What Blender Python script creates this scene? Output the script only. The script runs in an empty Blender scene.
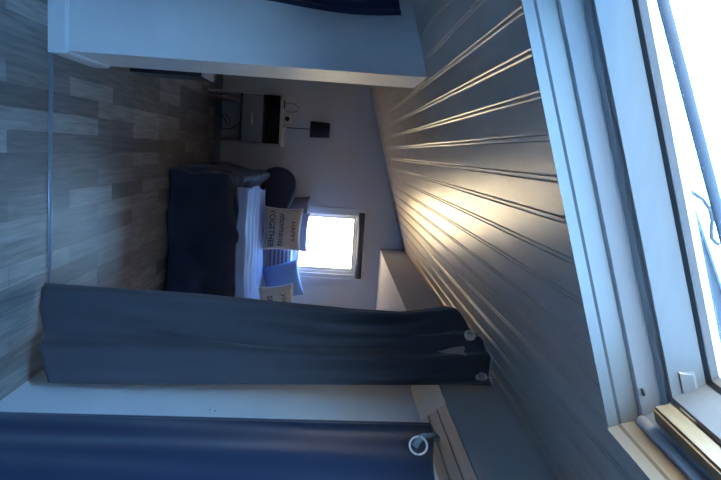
import bpy, bmesh, math, random
from mathutils import Vector, Matrix, noise
random.seed(4)
S = bpy.context.scene
COL = S.collection
PI = math.pi

# ------------------------------------------------------------------ materials
def mat(name, col, rough=.6, spec=.5, metal=0, bump=0, bscale=40, var=0, vscale=6, sheen=0, stretch=None):
    m = bpy.data.materials.new(name); m.use_nodes = True
    nt = m.node_tree; b = nt.nodes['Principled BSDF']
    b.inputs['Base Color'].default_value = (*col, 1)
    b.inputs['Roughness'].default_value = rough
    b.inputs['Metallic'].default_value = metal
    b.inputs['Specular IOR Level'].default_value = spec
    if sheen:
        b.inputs['Sheen Weight'].default_value = sheen
        b.inputs['Sheen Roughness'].default_value = .4
    tc = nt.nodes.new('ShaderNodeTexCoord')
    src = tc.outputs['Object']
    if stretch:
        mp = nt.nodes.new('ShaderNodeMapping'); mp.inputs['Scale'].default_value = stretch
        nt.links.new(src, mp.inputs['Vector']); src = mp.outputs['Vector']
    if var:
        n = nt.nodes.new('ShaderNodeTexNoise'); n.inputs['Scale'].default_value = vscale
        n.inputs['Detail'].default_value = 5
        nt.links.new(src, n.inputs['Vector'])
        r = nt.nodes.new('ShaderNodeValToRGB')
        r.color_ramp.elements[0].position = .3; r.color_ramp.elements[1].position = .7
        r.color_ramp.elements[0].color = (*[max(0, c*(1-var)) for c in col], 1)
        r.color_ramp.elements[1].color = (*[min(1, c*(1+var)) for c in col], 1)
        nt.links.new(n.outputs['Fac'], r.inputs['Fac'])
        nt.links.new(r.outputs['Color'], b.inputs['Base Color'])
    if bump:
        n2 = nt.nodes.new('ShaderNodeTexNoise'); n2.inputs['Scale'].default_value = bscale
        n2.inputs['Detail'].default_value = 4
        nt.links.new(src, n2.inputs['Vector'])
        bp = nt.nodes.new('ShaderNodeBump'); bp.inputs['Strength'].default_value = bump
        bp.inputs['Distance'].default_value = .01
        nt.links.new(n2.outputs['Fac'], bp.inputs['Height'])
        nt.links.new(bp.outputs['Normal'], b.inputs['Normal'])
    return m

def floor_mat():
    m = bpy.data.materials.new('laminate_planks'); m.use_nodes = True
    nt = m.node_tree; b = nt.nodes['Principled BSDF']; L = nt.links.new
    tc = nt.nodes.new('ShaderNodeTexCoord')
    mp = nt.nodes.new('ShaderNodeMapping'); mp.inputs['Rotation'].default_value = (0, 0, PI/2)
    L(tc.outputs['Object'], mp.inputs['Vector'])
    br = nt.nodes.new('ShaderNodeTexBrick')
    br.offset = .37; br.offset_frequency = 3
    br.inputs['Scale'].default_value = 1
    br.inputs['Brick Width'].default_value = .62; br.inputs['Row Height'].default_value = .098
    br.inputs['Mortar Size'].default_value = .0012
    br.inputs['Color1'].default_value = (0, 0, 0, 1); br.inputs['Color2'].default_value = (1, 1, 1, 1)
    br.inputs['Mortar'].default_value = (0, 0, 0, 1)
    L(mp.outputs['Vector'], br.inputs['Vector'])
    ramp = nt.nodes.new('ShaderNodeValToRGB')
    e = ramp.color_ramp.elements
    e[0].color = (.125, .108, .098, 1); e[1].color = (.36, .325, .29, 1)
    x = e.new(.5); x.color = (.215, .188, .168, 1)
    L(br.outputs['Color'], ramp.inputs['Fac'])
    mg = nt.nodes.new('ShaderNodeMapping'); mg.inputs['Scale'].default_value = (28, 2.2, 1)
    L(tc.outputs['Object'], mg.inputs['Vector'])
    n = nt.nodes.new('ShaderNodeTexNoise'); n.inputs['Scale'].default_value = 1.6; n.inputs['Detail'].default_value = 6
    n.inputs['Distortion'].default_value = .6
    L(mg.outputs['Vector'], n.inputs['Vector'])
    mr = nt.nodes.new('ShaderNodeMapRange'); mr.inputs[1].default_value = .3; mr.inputs[2].default_value = .7
    mr.inputs[3].default_value = .68; mr.inputs[4].default_value = 1.25
    L(n.outputs['Fac'], mr.inputs[0])
    mx = nt.nodes.new('ShaderNodeMix'); mx.data_type = 'RGBA'; mx.blend_type = 'MULTIPLY'
    mx.inputs['Factor'].default_value = 1
    L(ramp.outputs['Color'], mx.inputs['A']); L(mr.outputs[0], mx.inputs['B'])
    L(mx.outputs['Result'], b.inputs['Base Color'])
    b.inputs['Roughness'].default_value = .5
    bp = nt.nodes.new('ShaderNodeBump'); bp.inputs['Strength'].default_value = .25; bp.inputs['Distance'].default_value = .002
    L(br.outputs['Fac'], bp.inputs['Height']); bp.invert = True
    L(bp.outputs['Normal'], b.inputs['Normal'])
    return m

def glass_mat():
    m = bpy.data.materials.new('clear_glass'); m.use_nodes = True
    nt = m.node_tree; nt.nodes.clear()
    o = nt.nodes.new('ShaderNodeOutputMaterial'); mx = nt.nodes.new('ShaderNodeMixShader')
    t = nt.nodes.new('ShaderNodeBsdfTransparent'); g = nt.nodes.new('ShaderNodeBsdfGlossy')
    g.inputs['Roughness'].default_value = .02
    t.inputs['Color'].default_value = (.96, .98, .98, 1)
    lw = nt.nodes.new('ShaderNodeLayerWeight'); lw.inputs['Blend'].default_value = .5
    pw = nt.nodes.new('ShaderNodeMath'); pw.operation = 'POWER'; pw.inputs[1].default_value = 5
    f = nt.nodes.new('ShaderNodeMapRange'); f.inputs[3].default_value = .03; f.inputs[4].default_value = .8
    nt.links.new(lw.outputs['Facing'], pw.inputs[0]); nt.links.new(pw.outputs[0], f.inputs[0])
    nt.links.new(f.outputs[0], mx.inputs[0]); nt.links.new(t.outputs[0], mx.inputs[1]); nt.links.new(g.outputs[0], mx.inputs[2])
    nt.links.new(mx.outputs[0], o.inputs[0])
    return m

M = dict(
    wall=mat('matte_wall_paint', (.62, .62, .63), .7, .3, bump=.05, bscale=120, var=.03, vscale=3),
    ceil=mat('glossy_board_paint', (.48, .42, .37), .36, .30, bump=.10, bscale=9, var=.10, vscale=5, stretch=(3, .6, 3)),
    beam=mat('beam_paint', (.55, .54, .54), .6, .2, bump=.05, bscale=20),
    tan=mat('pine_soffit', (.46, .38, .34), .5, .4, var=.14, vscale=4, stretch=(14, .8, 14)),
    white=mat('white_gloss_paint', (.84, .84, .84), .6, .25, var=.03, vscale=5),
    pvc=mat('white_sash_sky_dimmed', (.155, .160, .162), .28, .4, var=.04, vscale=8, stretch=(1, 8, 8)),  # white sash, colour darkened to hold back the strong sky light
    casing=mat('casing_sky_dimmed', (.118, .120, .120), .4, .3, var=.04, vscale=8),  # casing colour lowered likewise, against direct light from the sky
    greyframe=mat('frame_profile_shade_lifted', (.42, .44, .46), .4, .3),  # colour raised to make up for the shade on its undersides
    strip=mat('grey_weather_strip', (.5, .52, .54), .4, .3),
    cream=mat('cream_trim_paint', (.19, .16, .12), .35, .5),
    pine=mat('bare_pine', (.17, .115, .06), .5, .4, var=.16, vscale=5, stretch=(12, 1, 12)),
    railpaint=mat('dark_grey_rail_paint', (.022, .028, .034), .8, .1),
    hoodtie=mat('pale_blue_grey_cloth', (.32, .38, .46), .8),
    rubber=mat('black_rubber', (.012, .014, .018), .5),
    alu=mat('grey_aluminium', (.36, .40, .44), .4, .5, metal=.4),
    steel=mat('polished_steel', (.85, .84, .82), .38, .5, metal=1),
    floor=floor_mat(), glass=glass_mat(),
    curtain_grey=mat('charcoal_satin', (.090, .085, .102), .55, .4, bump=.15, bscale=260, sheen=.25),
    curtain_navy=mat('navy_cotton', (.022, .032, .075), .7, .3, bump=.2, bscale=260, sheen=.25),
    duvet=mat('navy_duvet', (.032, .042, .085), .8, .25, bump=.25, bscale=30, sheen=.2),
    sheet=mat('light_blue_sheet', (.33, .48, .86), .7, .3, bump=.2, bscale=60),
    mattress=mat('mattress_ticking', (.5, .5, .5), .8),
    bedframe=mat('dark_bed_base', (.03, .03, .035), .6),
    pil_navy=mat('navy_pillow', (.018, .026, .06), .8, bump=.2),
    pil_grey=mat('grey_blue_pillow', (.15, .155, .20), .8, bump=.2),
    pil_peri=mat('periwinkle_pillow', (.34, .42, .72), .75, bump=.2),
    pil_blue=mat('mid_blue_cushion', (.20, .31, .58), .75, bump=.2),
    linen=mat('natural_linen', (.52, .46, .35), .85, bump=.4, bscale=220, var=.1, vscale=60),
    ink=mat('dark_print', (.045, .04, .05), .8),
    cord=mat('white_piping', (.75, .75, .75), .7),
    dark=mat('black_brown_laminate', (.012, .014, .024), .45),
    grey=mat('grey_drawer_front', (.19, .21, .25), .5),
    lgrey=mat('light_grey_board', (.5, .5, .52), .5),
    copper=mat('reddish_wood', (.27, .17, .15), .5, var=.15, vscale=10),
    shade=mat('dark_navy_shade', (.008, .012, .034), .9),
    blind=mat('grey_blind', (.11, .115, .125), .6),
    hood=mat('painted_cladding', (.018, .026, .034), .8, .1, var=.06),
    taupe=mat('taupe_front', (.17, .155, .15), .5),
    upvc=mat('white_pvc', (.72, .72, .72), .3),
    plate=mat('white_plastic', (.72, .72, .73), .4),
)
def stripes():
    m = mat('striped_ticking', (.3, .3, .35), .8)
    nt = m.node_tree; b = nt.nodes['Principled BSDF']
    tc = nt.nodes.new('ShaderNodeTexCoord'); w = nt.nodes.new('ShaderNodeTexWave')
    w.bands_direction = 'Z'; w.inputs['Scale'].default_value = 7
    r = nt.nodes.new('ShaderNodeValToRGB')
    r.color_ramp.elements[0].color = (.10, .11, .17, 1); r.color_ramp.elements[1].color = (.36, .36, .44, 1)
    r.color_ramp.elements[0].position = .35; r.color_ramp.elements[1].position = .6
    nt.links.new(tc.outputs['Object'], w.inputs['Vector']); nt.links.new(w.outputs['Fac'], r.inputs['Fac'])
    nt.links.new(r.outputs['Color'], b.inputs['Base Color'])
    return m
M['stripe'] = stripes()

# ------------------------------------------------------------------ helpers
def obj(name, bm, m, parent=None, smooth=False, loc=None):
    me = bpy.data.meshes.new(name)
    bmesh.ops.recalc_face_normals(bm, faces=bm.faces)
    bm.to_mesh(me); bm.free()
    if smooth:
        for p in me.polygons: p.use_smooth = True
    me.materials.append(M[m] if isinstance(m, str) else m)
    o = bpy.data.objects.new(name, me); COL.objects.link(o)
    if loc is not None: o.location = loc
    if parent is not None: o.parent = parent
    return o
def tag(o, label, cat, group=None):
    o['label'] = label; o['category'] = cat
    if group: o['group'] = group
    return o
def thing(name, loc, label, cat, group=None, rz=0):
    o = bpy.data.objects.new(name, None); COL.objects.link(o)
    o.empty_display_size = .1
    o.location = loc; o.rotation_euler = (0, 0, rz)
    return tag(o, label, cat, group)
def struct(name, bm, m, parent=None, **k):
    o = obj(name, bm, m, parent, **k); o['kind'] = 'structure'; return o
def sempty(name, loc):
    o = bpy.data.objects.new(name, None); COL.objects.link(o); o.location = loc; o.empty_display_size = .1
    o['kind'] = 'structure'; return o
def box(bm, a, b, bevel=0):
    x0, y0, z0 = a; x1, y1, z1 = b
    vs = [bm.verts.new(p) for p in ((x0,y0,z0),(x1,y0,z0),(x1,y1,z0),(x0,y1,z0),(x0,y0,z1),(x1,y0,z1),(x1,y1,z1),(x0,y1,z1))]
    fs = [bm.faces.new([vs[i] for i in q]) for q in ((0,3,2,1),(4,5,6,7),(0,1,5,4),(1,2,6,5),(2,3,7,6),(3,0,4,7))]
    if bevel:
        es = list({e for f in fs for e in f.edges})
        bmesh.ops.bevel(bm, geom=es, offset=bevel, segments=2, affect='EDGES', profile=.5)
    return bm
def nb(): return bmesh.new()
def bx(a, b, bevel=0): return box(nb(), a, b, bevel)
def hexa(bm, lo, hi):
    """two quads of points joined into a solid"""
    A = [bm.verts.new(p) for p in lo]; B = [bm.verts.new(p) for p in hi]
    bm.faces.new(A[::-1]); bm.faces.new(B)
    for i in range(4): bm.faces.new((A[i], A[(i+1)%4], B[(i+1)%4], B[i]))
    return bm
def tube(bm, pts, r, n=8, closed=False):
    pts = [Vector(p) for p in pts]; rings = []
    N = len(pts)
    for i, p in enumerate(pts):
        a = pts[(i-1) % N] if (closed or i > 0) else p
        c = pts[(i+1) % N] if (closed or i < N-1) else p
        t = (c-a).normalized()
        u = t.cross(Vector((0,0,1)));
        if u.length < .05: u = t.cross(Vector((1,0,0)))
        u.normalize(); v = t.cross(u)
        rr = r[i] if isinstance(r, (list, tuple)) else r
        rings.append([bm.verts.new(p + u*rr*math.cos(2*PI*k/n) + v*rr*math.sin(2*PI*k/n)) for k in range(n)])
    for i in range(N if closed else N-1):
        A, B = rings[i], rings[(i+1) % N]
        for k in range(n): bm.faces.new((A[k], A[(k+1)%n], B[(k+1)%n], B[k]))
    if not closed:
        bm.faces.new(rings[0][::-1]); bm.faces.new(rings[-1])
    return bm
def lathe(bm, prof, n=24, c=(0,0,0)):
    rings = [[bm.verts.new((c[0]+r*math.cos(2*PI*k/n), c[1]+r*math.sin(2*PI*k/n), c[2]+z)) for k in range(n)] for r, z in prof]
    for A, B in zip(rings, rings[1:]):
        for k in range(n): bm.faces.new((A[k], A[(k+1)%n], B[(k+1)%n], B[k]))
    return bm
def interp(tab, x):
    if x <= tab[0][0]: return tab[0][1]
    for (a, p), (b, q) in zip(tab, tab[1:]):
        if x <= b:
            t = (x-a)/(b-a); return p + (q-p)*t
    return tab[-1][1]
def sstep(a, b, x):
    t = min(1, max(0, (x-a)/(b-a))); return t*t*(3-2*t)

# ------------------------------------------------------------------ room measures
T, Z0 = .290, 1.925                 # ceiling slope across the room
def cz(x): return Z0 + T*x
XL, XR, XF = -1.15, 1.17, 2.15      # left wall, near right wall, far room right wall
YB, YP, YE = -1.6, 3.10, 7.14       # behind the camera, partition, end wall
XB = 1.085                          # left face of the boxed beam
ZB = 1.955

struct('floor', bx((XL-.1, YB-.1, -.08), (XF+.1, YE+.14, 0)), 'floor')
# end wall with its window opening
WX0, WX1, WZ0, WZ1 = .70, 1.42, .95, 1.70
bm = nb()
for a, b in (((XL-.1, YE, 0), (WX0, YE+.14, 2.75)), ((WX1, YE, 0), (XF+.1, YE+.14, 2.75)),
             ((WX0, YE, 0), (WX1, YE+.14, WZ0)), ((WX0, YE, WZ1), (WX1, YE+.14, 2.75))): box(bm, a, b)
struct('wall_back', bm, 'wall')
struct('wall_left', bx((XL-.1, YB, 0), (XL, YE, 1.75)), 'wall')
struct('wall_front', bx((XL-.1, YB-.1, 0), (XF+.1, YB, 2.6)), 'wall')
# near right wall, and the far room's right wall and stub closing the gap
bm = bx((XR, YB, 0), (XR+.08, YP, 1.845)); box(bm, (XR+.02, YB, 1.845), (XR+.08, YP, ZB))
struct('wall_right', bm, 'white')
struct('wall_right_far', bx((XF, YP-.1, 0), (XF+.1, YE, 2.1)), 'wall')
struct('wall_partition_right', bx((XR+.08, YP-.1, 0), (XF, YP, 1.955)), 'wall')
# left half of the partition: a 0.55 m deep block
x0, x1, y0, y1 = XL, -.39, YP, 3.64
bm = nb()
hexa(bm, [(x0,y0,0),(x1,y0,0),(x1,y1,0),(x0,y1,0)], [(x0,y0,cz(x0)+.01),(x1,y0,cz(x1)+.01),(x1,y1,cz(x1)+.01),(x0,y1,cz(x0)+.01)])
es = [e for e in bm.edges if abs(e.verts[0].co.x-x1) < 1e-5 and abs(e.verts[1].co.x-x1) < 1e-5 and abs(e.verts[0].co.z-e.verts[1].co.z) > 1]
bmesh.ops.bevel(bm, geom=es, offset=.006, segments=2, affect='EDGES')
struct('wall_partition_left', bm, 'white')
# skirting board round the partition end
bm = nb()
out = [(x0, y0-.014), (x1+.014, y0-.014), (x1+.014, y1)]
inn = [(x0, y0+.002), (x1-.002, y0+.002), (x1-.002, y1)]
prof = [(0, 0), (1, 0), (1, .078), (.55, .092), (0, .092)]
def sk(i, p): 
    f, z = p
    return (inn[i][0]+(out[i][0]-inn[i][0])*f, inn[i][1]+(out[i][1]-inn[i][1])*f, z)
rows = [[bm.verts.new(sk(i, p)) for p in prof] for i in range(3)]
for A, B in zip(rows, rows[1:]):
    for k in range(5): bm.faces.new((A[k], A[(k+1)%5], B[(k+1)%5], B[k]))
bm.faces.new(rows[0]); bm.faces.new(rows[-1][::-1])
struct('baseboard_partition', bm, 'white')
# threshold bar across the opening
bm = nb()
tube(bm, [(-.376, 3.112, -.010), (1.165, 3.092, -.010)], .021, 16)
struct('trim_1', bm, 'alu', smooth=True)
# boxed beam along the top of the right-hand side, flush with the ceiling
bm = nb()
hexa(bm, [(XB,YB,ZB),(XF+.1,YB,ZB),(XF+.1,YE,ZB),(XB,YE,ZB)],
     [(XB,YB,cz(XB)+.01),(XF+.1,YB,cz(XF)),(XF+.1,YE,cz(XF)),(XB,YE,cz(XB)+.01)])
struct('trim_2', bm, 'beam')
# sloping pine boards between wall top and beam
bm = nb()
A, B = Vector((XR+.004, 0, 1.842)), Vector((XB, 0, ZB-.001))
n_ = Vector((-(B-A).z, 0, (B-A).x)).normalized()
nb_ = 3
for k in range(nb_):
    p = A + (B-A)*(k/nb_); q = A + (B-A)*((k+1)/nb_ - .035)
    r = .012
    lo = [p+n_*.0, q, q-n_*r, p-n_*r]
    hexa(bm, [(v.x, YB, v.z) for v in lo], [(v.x, 2.64, v.z) for v in lo])
struct('trim_3', bm, 'tan')
bm = nb(); lo = [A, B, B-n_*.012, A-n_*.012]
hexa(bm, [(v.x, 2.64, v.z) for v in lo], [(v.x, YP, v.z) for v in lo])
struct('trim_4', bm, 'beam')

# ------------------------------------------------------------------ skylight frame axes
nn = Vector((-T, 0, 1)).normalized()
O = Vector((.622, 1.415, cz(.622)))
Lp = Vector((-.383, 1.512, cz(-.383)))
e1 = (O-Lp).normalized()
e2 = Vector((.085, -.996, 0)); e2.z = T*e2.x; e2.normalize()
SL, SW = 1.30, .95
def SP(corner, i, c):
    if corner == 0: p = O - e1*i + e2*i
    elif corner == 1: p = O - e1*(SL-i) + e2*i
    elif corner == 2: p = O - e1*(SL-i) + e2*(SW-i)
    else: p = O - e1*i + e2*(SW-i)
    return p + nn*c
def ring(sec, bm=None):
    bm = bm or nb()
    rows = [[bm.verts.new(SP(k, i, c)) for i, c in sec] for k in range(4)]
    n = len(sec)
    for k in range(4):
        A, B = rows[k], rows[(k+1) % 4]
        for j in range(n): bm.faces.new((A[j], A[(j+1)%n], B[(j+1)%n], B[j]))
    return bm

# ------------------------------------------------------------------ ceiling of grooved boards, with the skylight hole
LC = SP(1, 0, 0)
hx0, hx1 = LC.x - .002, O.x + .08
def yfar(x): return min(O.y + (x-O.x)*(e1.y/e1.x) + .002, O.y - (x-O.x-.002)/.0853)
def ynear(x): return min(yfar(x), max(O.y + e2.y*SW + (x-O.x)*(e1.y/e1.x) - .002, LC.y - (x-LC.x+.002)/.0853))
pts = [(XL-.1, 0), (XB+.02, 0)]
k = -8
while True:
    g = -.266 + .0985*k; k += 1
    if g > XB-.02: break
    if g < XL+.02: continue
    for dx in (-.007, .007):
        pts += [(g+dx-.0036, 0), (g+dx, .0030), (g+dx+.0036, 0)]
for hx in (hx0, LC.x+.0853*SW*.998, O.x+.002, hx1):
    if not any(abs(p[0]-hx) < .012 and p[1] > 0 for p in pts): pts.append((hx, 0))
    else: pts.append((hx, .002))
pts.sort()
bm = nb()
def strip(p, q, ya, yb):
    """ya, yb: functions of x"""
    v = [bm.verts.new((x, f(x), cz(x)+d)) for (x, d), f in ((p, ya), (q, ya), (q, yb), (p, yb))]
    bm.faces.new(v)
cB, cE = (lambda x: YB), (lambda x: YE+.01)
for p, q in zip(pts, pts[1:]):
    mid = (p[0]+q[0])/2
    if hx0 <= mid <= hx1:
        strip(p, q, cB, ynear); strip(p, q, yfar, cE)
    else: strip(p, q, cB, cE)
bmesh.ops.remove_doubles(bm, verts=bm.verts, dist=1e-5)
ceil = struct('ceiling', bm, 'ceil')
for p in ceil.data.polygons:
    pass
# roof boarding above
bm = nb()
def slab(xa, xb, fa, fb):
    lo = [(xa, fa(xa), cz(xa)+.03), (xb, fa(xb), cz(xb)+.03), (xb, fb(xb), cz(xb)+.03), (xa, fb(xa), cz(xa)+.03)]
    hexa(bm, lo, [(x, y, z+.12) for x, y, z in lo])
slab(XL-.3, hx0-.012, lambda x: YB-.3, lambda x: YE+.3); slab(hx1+.012, XF+.3, lambda x: YB-.3, lambda x: YE+.3)
slab(hx0-.012, LC.x+.0853*SW-.012, lambda x: YB-.3, lambda x: min(LC.y, LC.y - (x-LC.x+.012)/.0853))
slab(LC.x+.0853*SW-.012, hx1+.012, lambda x: YB-.3, lambda x: O.y + e2.y*SW + (x-O.x)*(e1.y/e1.x) - .012)
slab(hx0-.012, O.x+.012, lambda x: O.y + (x-O.x)*(e1.y/e1.x)+.012, lambda x: YE+.3); slab(O.x+.012, hx1+.012, lambda x: O.y - (x-O.x-.012)/.0853, lambda x: YE+.3)
struct('roof', bm, 'alu')

# ------------------------------------------------------------------ window_1: the roof window
w1 = sempty('window_1', O)
bpy.context.view_layer.update()
def wpart(name, bm, m, parent=w1, smooth=False):
    off = Vector((0,0,0))
    q = parent
    while q is not None: off += q.location; q = q.parent
    bmesh.ops.translate(bm, verts=bm.verts, vec=-off)
    return obj(name, bm, m, parent, smooth)
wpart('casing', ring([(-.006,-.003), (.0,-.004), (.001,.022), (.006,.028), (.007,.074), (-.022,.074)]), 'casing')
# cream-painted strip on the right-hand casing
bm = nb()
sec = [(-.008,-.0045), (.001,-.009), (.0035,.018), (.0085,.024), (.0085,.071), (.005,.071), (-.008,-.002)]
pa = [bm.verts.new(SP(0, i, c) + e2*(-0.0+.0)) for i, c in sec]
pb = [bm.verts.new(SP(3, i, c)) for i, c in sec]
for j in range(7): bm.faces.new((pa[j], pa[(j+1)%7], pb[(j+1)%7], pb[j]))
bm.faces.new(pa); bm.faces.new(pb)
o = wpart('right_casing_strip', bm, 'cream'); o['label'] = 'cream-tinted right casing board'
fr = wpart('frame', ring([(-.022,.074), (.010,.0735), (.020,.077), (.050,.108), (.053,.114), (.076,.117), (.077,.222), (-.022,.222)]), 'greyframe')
# rounded weather strip along the right jamb
bm = nb()
pa, pb = O + e2*.02 - e1*.012 + nn*.070, O + e2*(SW-.02) - e1*.012 + nn*.070
tube(bm, [pa, pb], .014, 12); wpart('weather_strip', bm, 'strip', smooth=True)
# pine jamb on the right
def jambbox(i0, i1, c0, c1, b0, b1):
    P = lambda i, c, b: O - e1*i + e2*b + nn*c
    return hexa(nb(), [P(i0,c0,b0),P(i1,c0,b0),P(i1,c0,b1),P(i0,c0,b1)], [P(i0,c1,b0),P(i1,c1,b0),P(i1,c1,b1),P(i0,c1,b1)])
bm = jambbox(.048, .088, .070, .118, .098, SW-.06)
bmesh.ops.bevel(bm, geom=list(bm.edges), offset=.006, segments=2, affect='EDGES')
o = wpart('pine_jamb', bm, 'pine'); o['label'] = 'bare pine jamb strip'
bm = jambbox(.060, .090, .118, .1205, .13, .19)
wpart('hinge_plate', bm, 'steel')
# plug hole in the frame
ctr = O - e1*.085 + e2*.030 + nn*.0855
bm = nb()
u = e1; v = e2
c0 = [bm.verts.new(ctr + (u*math.cos(a) + v*math.sin(a))*.009) for a in [2*PI*k/16 for k in range(16)]]
c1 = [bm.verts.new(p.co - nn*.003) for p in c0]
bm.faces.new(c0); bm.faces.new(c1[::-1])
for k in range(16): bm.faces.new((c0[k], c0[(k+1)%16], c1[(k+1)%16], c1[k]))
wpart('screw_plug', bm, 'rubber')
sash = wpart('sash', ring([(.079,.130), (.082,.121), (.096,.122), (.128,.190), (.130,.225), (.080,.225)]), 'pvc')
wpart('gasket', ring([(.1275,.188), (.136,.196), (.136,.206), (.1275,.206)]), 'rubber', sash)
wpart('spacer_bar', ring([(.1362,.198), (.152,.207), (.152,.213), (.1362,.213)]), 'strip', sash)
wpart('pane', hexa(nb(), [SP(k, .140, .214) for k in range(4)], [SP(k, .140, .218) for k in range(4)]), 'glass', sash)
wpart('cladding', ring([(-.05,.226), (.100,.226), (.110,.231), (.098,.252), (-.05,.256)]), 'alu')
# white latch on the far sash rail
def sashpt(i, c, b): return O - e1*i + e2*b + nn*c
bm = nb()
P = lambda a, s, h: O - e1*a + e2*(.096+.032*s) + nn*(.125+.065*s) + (e2*.9 - nn*.44)*h
lo = [P(.105,.25,0), P(.158,.25,0), P(.158,.72,0), P(.105,.72,0)]
hi = [P(.108,.30,.005), P(.154,.30,.005), P(.150,.66,.005), P(.108,.66,.005)]
hexa(bm, lo, hi); wpart('latch', bm, 'pvc', sash)

# things outside on the roof
th = thing('roof_gable_panel', (0, 0, 0), 'blue-grey sloping panel outside above the roof window, against the bright sky', 'panel')
bm = nb()
lo = [(-.55, 1.9, cz(-.55)+.152), (1.75, 1.9, cz(1.75)+.152), (1.75, 1.9, 3.36), (-.55, 1.9, 2.19)]
hexa(bm, lo, [(x, 1.98, z) for x, y, z in lo]); obj('board', bm, 'hood', th)
bm = nb()
lo = [(-.55, 1.885, 2.19), (1.75, 1.885, 3.36), (1.75, 1.885, 3.385), (-.55, 1.885, 2.215)]
hexa(bm, lo, [(x, 1.995, z) for x, y, z in lo]); obj('capping', bm, 'alu', th)
rail = thing('aluminium_rail', (0, 0, 0), 'thin grey rail crossing the bright sky outside the roof window', 'rail')
bm = nb()
a, b = Vector((-.75, 1.6, 2.055)), Vector((.75, 1.6, 2.695))
tube(bm, [a, b], .015, 10); obj('bar', bm, 'railpaint', rail, True)
for t in (.06, .94):
    p = a + (b-a)*t
    obj('bracket', bx((p.x-.012, 1.59, cz(p.x)+.151), (p.x+.012, 1.61, p.z), .002), 'alu', rail)
bm = nb()
cp = [(.025,1.6,2.315), (.040,1.6,2.33), (.058,1.6,2.365), (.085,1.6,2.39), (.112,1.6,2.40), (.140,1.6,2.402), (.160,1.6,2.406), (.172,1.6,2.42), (.176,1.6,2.428)]
tube(bm, cp, .005, 6)
tag(obj('cable', bm, 'railpaint', None, True), 'thin grey cable looping from the rail outside the roof window', 'cable')

# ------------------------------------------------------------------ window_2: end-wall window
w2 = sempty('window_2', (1.06, YE, WZ0))
bm = nb()
def frame(bm, x0, x1, z0, z1, w, ya, yb):
    for a, b in (((x0,ya,z0),(x0+w,yb,z1)), ((x1-w,ya,z0),(x1,yb,z1)), ((x0+w,ya,z0),(x1-w,yb,z0+w)), ((x0+w,ya,z1-w),(x1-w,yb,z1))): box(bm, a, b, .003)
    return bm
wpart('casing', frame(nb(), .635, 1.55, .86, 1.80, .085, YE-.018, YE+.001), 'wall', w2)
wpart('window_frame', frame(nb(), .702, 1.418, .952, 1.698, .034, YE+.03, YE+.10), 'upvc', w2)
s2 = wpart('sash', frame(nb(), .737, 1.383, .987, 1.663, .030, YE+.045, YE+.085), 'upvc', w2)
wpart('pane', bx((.765, YE+.062, 1.015), (1.355, YE+.066, 1.635)), 'glass', s2)
bl = thing('roller_blind', (1.06, YE-.04, 1.72), 'dark grey rolled-up blind across the top of the small bright window', 'blind')
bm = nb(); tube(bm, [(-.385,0,0),(.385,0,0)], .036, 16); obj('roll', bm, 'blind', bl, True)
for sx in (-1, 1): obj('bracket', bx((sx*.392-.006, -.036, -.036), (sx*.392+.006, .022, .04), .002), 'plate', bl)
bm = nb(); tube(bm, [(.20,-.03,-.03), (.205,-.02,-.2), (.20,-.02,-.40), (.215,-.02,-.43), (.228,-.02,-.40), (.225,-.02,-.2), (.215,-.03,-.03)], .0025, 6)
obj('pull_chain', bm, 'plate', bl, True)

# ------------------------------------------------------------------ curtains
def sheet(name, P, ns, nv, m, holes=(), tris=(), parent=None, thick=.0016):
    bm = nb(); G = {}
    for j in range(nv+1):
        for i in range(ns+1): G[i, j] = bm.verts.new(P(i/ns, j/nv))
    for j in range(nv):
        for i in range(ns):
            c = Vector([sum(G[a, b].co[k] for a, b in ((i,j),(i+1,j),(i,j+1),(i+1,j+1)))/4 for k in range(3)])
            if any((c-h).length < r for h, r in holes): continue
            if any(t(i/ns+.5/ns, j/nv+.5/nv) for t in tris): continue
            bm.faces.new((G[i,j], G[i+1,j], G[i+1,j+1], G[i,j+1]))
    for v in [v for v in bm.verts if not v.link_faces]: bm.verts.remove(v)
    o = obj(name, bm, m, parent, True)
    md = o.modifiers.new('thickness', 'SOLIDIFY'); md.thickness = thick; md.offset = 0
    return o
def eyelet(c, nrm, r, parent, thick=.27):
    nrm = Vector(nrm).normalized(); u = nrm.cross(Vector((0,0,1))).normalized(); v = nrm.cross(u)
    bm = nb()
    tube(bm, [Vector(c) + (u*math.cos(a) + v*math.sin(a))*r for a in [2*PI*k/28 for k in range(28)]], r*thick, 8, True)
    return obj('eyelet', bm, 'steel', parent, True)

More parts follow.
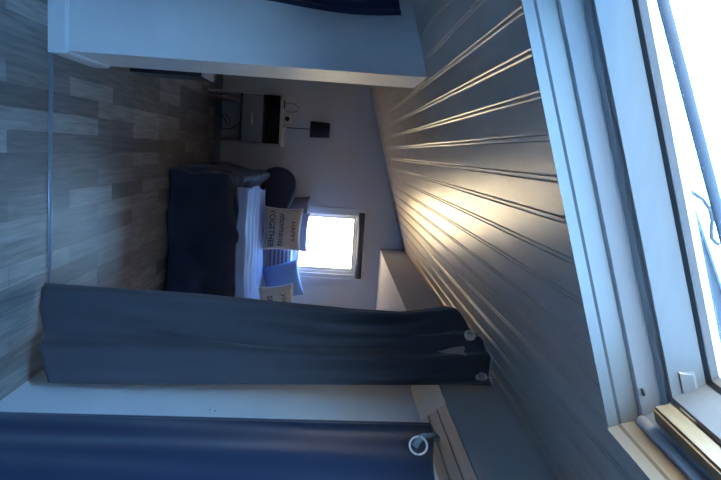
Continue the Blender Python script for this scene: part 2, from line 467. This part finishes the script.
# charcoal curtain drawn to the right of the opening
CA = Vector((.76, 3.07, 0)); cd = Vector((.36, -.30, 0)).normalized(); cn = Vector((cd.y, -cd.x, 0))   # cn points to the camera
SLt = [(0, 0), (.26, .005), (.76, .012), (1.5, .043), (1.76, .044), (1.94, .012), (2.03, -.011), (2.3, -.008)]
SRt = [(0, .492), (.16, .490), (.83, .462), (1.76, .420), (2.17, .400), (2.3, .386)]
ZT = [(0, 1.985), (.03, 2.015), (.21, 2.100), (.46, 2.172), (.68, 2.188), (1, 2.193)]
ZBt = [(0, .006), (.05, .012), (.25, .012), (.38, .035), (.62, .075), (.85, .12), (1, .155)]
def P1(s, v):
    v = 1-(1-v)**1.35
    zb, zt = interp(ZBt, s), interp(ZT, s)
    z = zb + (zt-zb)*v
    a, b = interp(SLt, z), interp(SRt, z)
    u = a + (b-a)*s
    f = .030*math.sin(2*PI*(1.55*s + .10) + .9*v) * (1-.35*v)
    f += .016*math.sin(2*PI*(3.3*s - .25*v) + 1.0) * (.5+.5*sstep(.1, .9, v))
    f += .010*math.sin(2*PI*(6.5*s + .8*v)) * sstep(.45, 1, v) * (1-sstep(.93, 1, v))
    # one long diagonal pull crease
    dline = s - (.22 + .62*v)
    f += -.022*math.exp(-(dline/.05)**2) * sstep(.03, .15, v) * (1-sstep(.45, .62, v))
    f += .006*noise.noise(Vector((s*5, v*6, 3)))
    f *= (.35 + .65*sstep(0, .12, min(s, 1-s)+.02))
    e = u
    q = CA + cd*e + cn*(f + .035)
    q.z = z
    q.x = min(q.x, XR-.014)
    if z > 1.8: q.x = min(q.x, XB-.012)
    return q
c1 = thing('curtain', (.95, 2.92, 0), 'charcoal curtain gathered at the right side of the opening, hanging floor to ceiling', 'curtain')
bpy.context.view_layer.update()
def find(P, target):
    best = None
    for i in range(101):
        for j in range(60, 121):
            p = P(i/100, j/120)
            d = abs((p-CA).dot(cd)-target[0]) + abs(p.z-target[1])
            if best is None or d < best[0]: best = (d, p)
    return best[1]
h1, h2 = find(P1, (.150, 2.105)), find(P1, (.352, 2.155))
def tri(s, v):
    vv = 1-(1-v)**1.35
    z = interp(ZBt, s) + (interp(ZT, s)-interp(ZBt, s))*vv
    t = (z-1.94)/(2.075-1.94)
    return 0 < t < 1 and abs(s - (.585+.02*t)) < .085*t
off = Vector((.95, 2.92, 0))
fab = sheet('fabric', lambda s, v: P1(s, v)-off, 90, 170, 'curtain_grey', [(h1-off, .022), (h2-off, .022)], [tri], c1)
for h in (h1, h2): eyelet(h-off, cn, .0235, c1)
# white strip standing in for the sunlit hem along the top edge
bm = nb()
tp = [P1(s/20, 1.0) - off + Vector((0, 0, .006)) + cn*(-.006) for s in range(9, 21)]
tube(bm, tp, .0055, 6); obj('sunlit_hem', bm, 'cord', c1, True)
# small hooks in the ceiling
def hook(p, top, label):
    p = Vector(p); t = Vector(top)
    bm = nb()
    pts_ = [t, p + (t-p)*.35]
    for k in range(9):
        a = PI*k/8
        pts_.append(p + Vector((0, -.007*math.sin(a)*1.0, .007*math.cos(a))) + Vector((0, 0, .004)))
    tube(bm, pts_, .0022, 6)
    return tag(obj('curtain_hook', bm, 'steel', None, True), label, 'hook')
for h, l in ((h1, 'small metal hook holding the left eyelet of the charcoal curtain'), (h2, 'small metal hook holding the right eyelet of the charcoal curtain')):
    hook(h + Vector((0, 0, .020)), (h.x, h.y, cz(h.x)+.001), l)

# navy curtain along the right wall
def P2(s, v):
    y = 2.53 - 1.75*s
    zt = 1.866 - .06*sstep(0, .35, s) + .003*math.sin(s*22)
    z = .03 + (zt-.03)*v
    y -= .10*(1-v)*(1-s)**3
    x = 1.118 + .006*math.sin(2*PI*(3.2*s + .12*v)) + .0025*math.sin(2*PI*(9*s - .35*v)+1) + .006*noise.noise(Vector((s*9, v*4, 9)))
    x = min(x, 1.150)
    if s < .02: x = 1.13
    return Vector((x, y, z))
o2 = Vector((1.12, 1.65, 0))
c2 = thing('curtain', o2, 'navy curtain hanging along the white right wall, nearest to the viewer', 'curtain')
bpy.context.view_layer.update()
hy = min((abs(P2(s/200, .945).y-2.20), s/200) for s in range(200))[1]
h3 = P2(hy, .966)
sheet('fabric', lambda s, v: P2(s, v)-o2, 190, 130, 'curtain_navy', [], (), c2)
eyelet(h3-o2+Vector((-.040,-.012,0)), (-.62, -.78, 0), .033, c2, .13)
# tie looped through the eyelet up to a hook on the wall top
hk = Vector((1.132, 2.375, 1.880))
bm = nb()
pth = [h3 + Vector((-.030, .0, -.014)), h3 + Vector((-.056, .012, .006)), h3 + Vector((-.052, .045, .026)), Vector((1.086, 2.31, 1.828)), Vector((1.098, 2.345, 1.858)), Vector((1.116, 2.365, 1.876)), hk]
tube(bm, [p-o2 for p in pth], [.014, .014, .011, .009, .008, .007, .006], 8)
o = obj('tie', bm, 'hoodtie', c2, True); o['label'] = 'pale blue-grey cloth tie'
bm = nb()
tube(bm, [hk + Vector((.022, 0, .010)), hk + Vector((.004, 0, .010)), hk + Vector((-.006, 0, .004)), hk + Vector((-.010, 0, -.006)), hk + Vector((-.014, 0, .004))], .0025, 6)
tag(obj('curtain_hook', bm, 'steel', None, True), 'small metal hook in the right wall holding the tie of the navy curtain', 'hook')

# navy curtain on the left side of the partition
def P3(s, v):
    x = -1.12 + (.47 + .02*math.sin(v*9) - .005*v)*s
    z = .03 + (1.655 - .03 - .11*(1-s))*v
    y = 2.985 + .026*math.sin(2*PI*(3.6*s + .1*v)) + .012*math.sin(2*PI*(8*s - .3*v))
    if s > .97: y = 2.99
    return Vector((x, y, z))
o3 = Vector((-.9, 2.99, 0))
c3 = thing('curtain', o3, 'dark navy curtain at the far left, against the pale partition end', 'curtain')
bpy.context.view_layer.update()
h4 = P3(.70, .965)
sheet('fabric', lambda s, v: P3(s, v)-o3, 90, 110, 'curtain_navy', [(h4-o3, .017)], (), c3)
eyelet(h4-o3, (0, -1, 0), .020, c3)
hook(h4 + Vector((0, 0, .020)), (h4.x, h4.y, cz(h4.x)+.001), 'small metal hook holding the dark curtain at the far left')

# ------------------------------------------------------------------ bed
BX0, BX1, BY0, BY1 = .26, 2.06, 5.26, 7.10
bed = thing('bed', ((BX0+BX1)/2, 6.2, 0), 'double bed under the small end-wall window, covered in navy and light blue bedding', 'bed')
ob = Vector(bed.location)
bpy.context.view_layer.update()
obj('base', bx((BX0+.06-ob.x, BY0+.06-ob.y, .06), (BX1-ob.x, BY1-ob.y, .28), .01), 'bedframe', bed)
for sx in (BX0+.12, BX1-.06):
    for sy in (BY0+.12, BY1-.08): obj('leg', lathe(nb(), [(0,0), (.025,0), (.03,.062), (0,.062)], 16, (sx-ob.x, sy-ob.y, 0)), 'bedframe', bed)
obj('mattress', bx((BX0+.05-ob.x, BY0+.05-ob.y, .28), (BX1-ob.x, BY1-.01-ob.y, .515), .04), 'mattress', bed, True)
# navy duvet: falls over the foot and the left side, humped along the left edge
def duvet(u, v):
    # u: 0 at the floor on the left side -> 1 at the right edge ; v: 0 at the floor at the foot -> 1 at the head
    wl, wt = .55, BX1-BX0
    du = u*(wl+wt); dv = v*(.55 + BY1-BY0-.02)
    R = .09
    def bend(d, h):     # distance along the cloth -> (inward, height)
        if d < h-R: return -R*.0, d
        a = (d-(h-R))/R
        if a < PI/2: return R*(1-math.cos(a)), h-R + R*math.sin(a)
        return R + (d-(h-R)-R*PI/2), h
    ix, zx = bend(du, .55); iy, zy = bend(dv, .55)
    x = BX0 + ix; y = BY0 + iy
    z = min(zx, zy)
    # corner
    nz = noise.noise(Vector((x*4.1, y*2.6, z*2.2)))
    n2 = noise.noise(Vector((x*8, y*8, z*7+4)))
    w = .055*nz + .018*n2
    t = sstep(0, .5, z)
    flare = .05*(1-t)
    if zx < .47: x += -flare*.6 + w*1.3
    if zy < .47: y += -flare*.6 + w*1.3
    hump = .10*math.exp(-((x-.27)/.09)**2)*sstep(5.3, 5.75, y) * (.75+.5*(y-5.3)/1.8)
    z = max(z*(.975+.05*nz), .004) + (w*.8 + hump if z > .5 else 0)
    return Vector((x, y, z + .012))
dv_ = sheet('duvet', duvet, 110, 110, 'duvet', thick=.018)
tag(dv_, 'navy duvet draped over the foot and left side of the bed', 'duvet')
# light blue sheet across the top of the bed, rippled from side to side
def blue(u, v):
    y = 5.335 + 1.60*v
    xl = .345 + .11*v + .025*math.sin(9*v+1)*.5 + .03*noise.noise(Vector((v*9, 2, 0)))
    x = xl + (BX1-.02-xl)*u
    y += .05*noise.noise(Vector((x*2.5, v*3, 0)))*(1-v)
    rip = .017*math.sin(v*36 + 2.2*noise.noise(Vector((x*1.7, v*2, 1)))*2)
    z = .624 + rip + .012*noise.noise(Vector((x*5, y*5, 2)))
    hump = .10*math.exp(-((x-.27)/.09)**2)*sstep(5.3, 5.75, y) * (.75+.5*(y-5.3)/1.8)
    z += hump*.95
    ed = sstep(0, .045, v)
    z -= (1-ed)*.045
    return Vector((x, y, z))
bl_ = sheet('blanket', blue, 90, 120, 'sheet', thick=.012)
tag(bl_, 'light blue rippled sheet spread over the top of the bed', 'sheet')

# cushions
def cushion(name, W, Hh, Tk, m, loc, tilt, roll, yaw, label, group=None, piping=False, pinch=.07, cat='cushion', disc=0):
    """local: x width, z height from the bottom edge, front faces -y"""
    th = thing(name, loc, label, cat, group)
    th.rotation_euler = (tilt, roll, yaw)
    th.rotation_mode = 'XYZ'
    N = 26
    def pos(u, v, side):
        du, dw = u*math.sqrt(1-v*v/2), v*math.sqrt(1-u*u/2)
        x = W/2*(u*(1-pinch*(1-v*v))*(1-disc) + du*disc); z = Hh/2 + Hh/2*(v*(1-pinch*(1-u*u))*(1-disc) + dw*disc)
        y = side*Tk*(max(0, (1-u*u)*(1-v*v)))**.42
        y += .004*noise.noise(Vector((u*3+W*9, v*3, side)))*(1-u*u)*(1-v*v)
        return Vector((x, y, z))
    bm = nb()
    for side in (-1, 1):
        G = [[bm.verts.new(pos(-1+2*i/N, -1+2*j/N, side)) for i in range(N+1)] for j in range(N+1)]
        for j in range(N):
            for i in range(N): bm.faces.new((G[j][i], G[j][i+1], G[j+1][i+1], G[j+1][i]))
    bmesh.ops.remove_doubles(bm, verts=bm.verts, dist=1e-4)
    obj('cover', bm, m, th, True)
    if piping:
        q = []
        for k in range(40): q.append(pos(-1+2*k/40, -1, 1))
        for k in range(40): q.append(pos(1, -1+2*k/40, 1))
        for k in range(40): q.append(pos(1-2*k/40, 1, 1))
        for k in range(40): q.append(pos(-1, 1-2*k/40, 1))
        bm = nb(); tube(bm, q, .006, 6, True); obj('piping', bm, 'cord', th, True)
    return th, pos
def lettering(th, pos, W, Hh, text, size, cx, czz, shear=0, bold=0, sx=1):
    cu = bpy.data.curves.new('lettering', 'FONT'); cu.body = text; cu.size = size
    cu.align_x = 'CENTER'; cu.align_y = 'CENTER'; cu.shear = shear; cu.offset = bold; cu.resolution_u = 3
    t = bpy.data.objects.new('tmp', cu); COL.objects.link(t)
    bpy.context.view_layer.update()
    me = bpy.data.meshes.new_from_object(t.evaluated_get(bpy.context.evaluated_depsgraph_get()))
    bpy.data.objects.remove(t); bpy.data.curves.remove(cu)
    bm = nb(); bm.from_mesh(me); bpy.data.meshes.remove(me)
    bmesh.ops.triangulate(bm, faces=bm.faces)
    for v in bm.verts:
        x, z = v.co.x*sx + cx, v.co.y + czz
        uu, vv = x/(W/2), (z-Hh/2)/(Hh/2)
        for _ in range(4):
            uu = x/(W/2)/(1-.07*(1-vv*vv)); vv = (z-Hh/2)/(Hh/2)/(1-.07*(1-uu*uu))
        uu = max(-.97, min(.97, uu)); vv = max(-.97, min(.97, vv))
        p = pos(uu, vv, -1)
        v.co = (x, p.y-.0025, z)
    return obj('lettering', bm, 'ink', th)
R = math.radians
cushion('pillow', .54, .42, .06, 'pil_navy', (.43, 6.84, .545), R(-9), R(12), 0, 'dark navy pillow leaning on the wall at the left end of the bed head', 'plain pillows at the bed head', cat='pillow', disc=.85)
cushion('pillow', .54, .46, .05, 'pil_grey', (.79, 7.01, .66), R(-5), 0, 0, 'grey-blue pillow just left of and behind the HAPPY cushion', 'plain pillows at the bed head', cat='pillow')
cushion('pillow', .45, .47, .035, 'pil_peri', (.905, 6.87, .66), R(-7), R(2), 0, 'periwinkle pillow edge showing above and behind the HAPPY cushion', 'plain pillows at the bed head', cat='pillow')
W, Hh = .47, .41
th, pos = cushion('cushion', W, Hh, .065, 'linen', (.862, 6.65, .655), R(-14), R(2), R(2), 'beige linen cushion printed with the word HAPPY, propped below the small window', 'printed linen cushions', True)
lettering(th, pos, W, Hh, 'HAPPY', .075, .015, .305)
lettering(th, pos, W, Hh, 'moments', .095, .0, .185, .35, .001)
lettering(th, pos, W, Hh, 'TOGETHER', .082, -.005, .075, 0, .0015, 1.0)
cushion('cushion', .28, .30, .05, 'stripe', (1.21, 6.95, .66), R(-12), R(0), 0, 'grey striped cushion between the HAPPY cushion and the blue cushion', cat='cushion')
cushion('cushion', .42, .42, .07, 'pil_blue', (1.53, 6.84, .67), R(-14), R(-14), 0, 'plain mid-blue cushion tilted sideways, behind the second printed cushion', cat='cushion')
W, Hh = .47, .38
th, pos = cushion('cushion', W, Hh, .065, 'linen', (1.74, 6.62, .65), R(-14), R(-6), 0, 'beige printed cushion at the right, half hidden behind the charcoal curtain', 'printed linen cushions', True)
lettering(th, pos, W, Hh, 'you', .095, -.08, .27, .3)
lettering(th, pos, W, Hh, 'SE', .08, -.10, .11, 0, .0015)

# ------------------------------------------------------------------ nightstand on the end wall and what stands on it
ns = thing('nightstand', (-.29, 6.92, 0), 'grey nightstand with one drawer and an open shelf against the end wall', 'nightstand')
W2, D = .265, .20
obj('top', bx((-W2-.01, -D-.01, .765), (W2+.01, D, .79), .004), 'lgrey', ns)
obj('side_panel', bx((-W2-.012, -D, 0.0), (-W2+.008, D, .765), .003), 'lgrey', ns)
obj('side_panel', bx((W2-.014, -D, .345), (W2+.004, D, .765), .003), 'lgrey', ns)
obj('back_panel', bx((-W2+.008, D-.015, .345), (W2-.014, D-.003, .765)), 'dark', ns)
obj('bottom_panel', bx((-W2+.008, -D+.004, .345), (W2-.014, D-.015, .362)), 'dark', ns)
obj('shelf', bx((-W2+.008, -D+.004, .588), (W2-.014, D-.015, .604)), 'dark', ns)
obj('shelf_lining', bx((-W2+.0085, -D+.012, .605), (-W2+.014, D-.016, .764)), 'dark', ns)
dr = obj('drawer', bx((-W2+.012, -D-.006, .366), (W2-.018, D-.03, .584), .004), 'grey', ns)
bm = nb(); tube(bm, [(-.065,-D-.006,.475), (-.062,-D-.022,.475), (.062,-D-.022,.475), (.065,-D-.006,.475)], .006, 8)
o = obj('handle', bm, 'steel', dr, True); o['label'] = 'bright metal bar handle'
for sx in (-1, 1):
    for sy in (-1, 1):
        bm = nb(); a = Vector((sx*.20 + (0.02 if sx > 0 else .015), sy*.15, .346)); b = Vector((a.x+sx*.025, sy*.175, 0))
        tube(bm, [a, b], [.020, .013], 12); o = obj('leg', bm, 'copper', ns, True); o['label'] = 'reddish splayed leg'
lamp = thing('table_lamp', (-.225, 6.93, .79), 'small lamp with thin stem and square dark shade on the nightstand', 'lamp')
obj('base', lathe(nb(), [(0,0), (.055,0), (.055,.008), (.012,.016), (.006,.03), (0,.03)], 24), 'plate', lamp, True)
bm = nb(); tube(bm, [(0,0,.016), (0,0,.34)], .005, 8); obj('stem', bm, 'dark', lamp, True)
bm = lathe(nb(), [(.090,.292), (.080,.505), (.077,.505), (.087,.292)], 32)
obj('lamp_shade', bm, 'shade', lamp, True)
bm = nb(); lathe(bm, [(0,.30), (.016,.30), (.024,.36), (.016,.40), (0,.41)], 16); obj('bulb', bm, 'plate', lamp, True)
ck = thing('alarm_clock', (-.315, 6.85, .79), 'small white cube clock with a dark round face on the nightstand', 'clock')
obj('case', bx((-.038, -.03, 0), (.038, .03, .085), .006), 'plate', ck)
bm = nb(); lathe(bm, [(0,-.002), (.024,-.002), (.026,.004), (0,.004)], 24)
bmesh.ops.rotate(bm, verts=bm.verts, cent=(0,0,0), matrix=Matrix.Rotation(PI/2, 3, 'X')); bmesh.ops.translate(bm, verts=bm.verts, vec=(0,-.031,.045))
o = obj('dial', bm, 'dark', ck); o['label'] = 'dark round dial'
bm = nb(); lathe(bm, [(0,0), (.022,0), (.026,.045), (.023,.045), (.020,.004), (0,.004)], 20)
tag(obj('cup', bm, 'lgrey', None, True, (-.24, 6.80, .79)), 'tiny grey cup in front of the lamp stem on the nightstand', 'cup')
bm = nb(); box(bm, (-.045,-.012,0), (.045,.012,.012), .003)
tag(obj('phone', bm, 'dark', None, False, (-.47, 6.85, .79)), 'small dark flat gadget at the left end of the nightstand top', 'gadget')
bm = nb()
tube(bm, [(-.47,6.86,.802), (-.49,6.90,.84), (-.485,6.95,.90), (-.45,7.0,.94), (-.41,7.02,.92), (-.40,7.05,.86), (-.405,7.09,.80)], .003, 6)
tag(obj('charging_cable', bm, 'dark', None, True), 'thin dark charging cable looping above the nightstand', 'cable')
bm = nb()
tube(bm, [(-.36,7.05,.004), (-.33,6.99,.05), (-.28,7.0,.13), (-.22,6.98,.16), (-.25,7.0,.20), (-.33,7.02,.14), (-.30,7.03,.08), (-.16,7.05,.10), (-.18,7.08,.2), (-.25,7.12,.30)], .006, 6)
tag(obj('power_cord', bm, 'dark', None, True), 'tangled dark power cord hanging under the nightstand', 'cord')

# low dark cabinet just past the partition
cb = thing('low_cabinet', (-.772, 4.40, 0), 'low dark cabinet with pale top, mostly hidden behind the partition end', 'cabinet')
obj('side_panel', bx((.315, -.15, 0), (.340, .15, .470), .003), 'dark', cb)
obj('side_panel', bx((-.340, -.15, 0), (-.315, .15, .470), .003), 'dark', cb)
obj('door', bx((-.313, -.145, .04), (-.002, -.122, .466), .003), 'taupe', cb)
obj('door', bx((.002, -.145, .04), (.313, -.122, .466), .003), 'taupe', cb)
obj('back_panel', bx((-.315, .13, 0), (.315, .15, .468)), 'dark', cb)
obj('plinth', bx((-.315, -.11, 0), (.315, -.09, .04)), 'dark', cb)
obj('top', bx((-.342, -.155, .470), (.340, .155, .490), .003), 'plate', cb)
# skirting on the end wall
struct('baseboard_back', bx((XL, YE-.012, 0), (XF, YE+.001, .075), .003), 'grey')
# two small screw holes in the white wall
for y, z in ((2.641, .904), (2.633, .928)):
    bm = nb(); lathe(bm, [(0,-.001), (.0035,-.001), (.0035,.002), (0,.002)], 10)
    bmesh.ops.rotate(bm, verts=bm.verts, cent=(0,0,0), matrix=Matrix.Rotation(-PI/2, 3, 'Y'))
    tag(obj('screw', bm, 'alu', None, False, (XR-.0005, y, z)), 'tiny dark screw head in the white right wall beside the navy curtain, %s of two' % ('lower' if z < .91 else 'upper'), 'screw')

# ------------------------------------------------------------------ sky
w = bpy.data.worlds.new('sky'); S.world = w; w.use_nodes = True
nt = w.node_tree; bg = nt.nodes['Background']
tc = nt.nodes.new('ShaderNodeTexCoord'); sx = nt.nodes.new('ShaderNodeSeparateXYZ')
nt.links.new(tc.outputs['Generated'], sx.inputs[0])
mr = nt.nodes.new('ShaderNodeMapRange'); mr.inputs[1].default_value = -.3; mr.inputs[2].default_value = 1
nt.links.new(sx.outputs['Z'], mr.inputs[0])
r = nt.nodes.new('ShaderNodeValToRGB'); e = r.color_ramp.elements
e[0].position = 0; e[0].color = (.42, .29, .15, 1)
e[1].position = 1; e[1].color = (.13, .42, 1, 1)
x = e.new(.23); x.color = (1.1, .86, .55, 1)
x = e.new(.40); x.color = (.36, .65, 1, 1)
nt.links.new(mr.outputs[0], r.inputs[0]); nt.links.new(r.outputs[0], bg.inputs['Color'])
bg.inputs['Strength'].default_value = 6.0

# ------------------------------------------------------------------ camera and view
F = 620.0
right = Vector((0.988, -0.140, 0.062)); up = Vector((-.067, -.036, .997)); fwd = Vector((.138, .989, .045))
fwd.normalize(); up = (up - fwd*up.dot(fwd)).normalized(); right = fwd.cross(up)
cam = bpy.data.cameras.new('camera'); co = bpy.data.objects.new('camera', cam); COL.objects.link(co)
X, Y, Zv = up, -right, -fwd                      # the phone was turned on its side
mw = Matrix((X, Y, Zv)).transposed().to_4x4(); mw.translation = Vector((0, 0, 1.4)); co.matrix_world = mw
cam.sensor_fit = 'HORIZONTAL'; cam.sensor_width = 36; cam.lens = F/721*36
cam.clip_start = .01
S.camera = co
S.view_settings.view_transform = 'Standard'; S.view_settings.look = 'None'
S.view_settings.gamma = 1; S.view_settings.use_curve_mapping = False
S.view_settings.exposure = 2.82
S.cycles.max_bounces = 12; S.cycles.diffuse_bounces = 6; S.cycles.transparent_max_bounces = 12
S.cycles.sample_clamp_indirect = 8
S.cycles.use_denoising = True
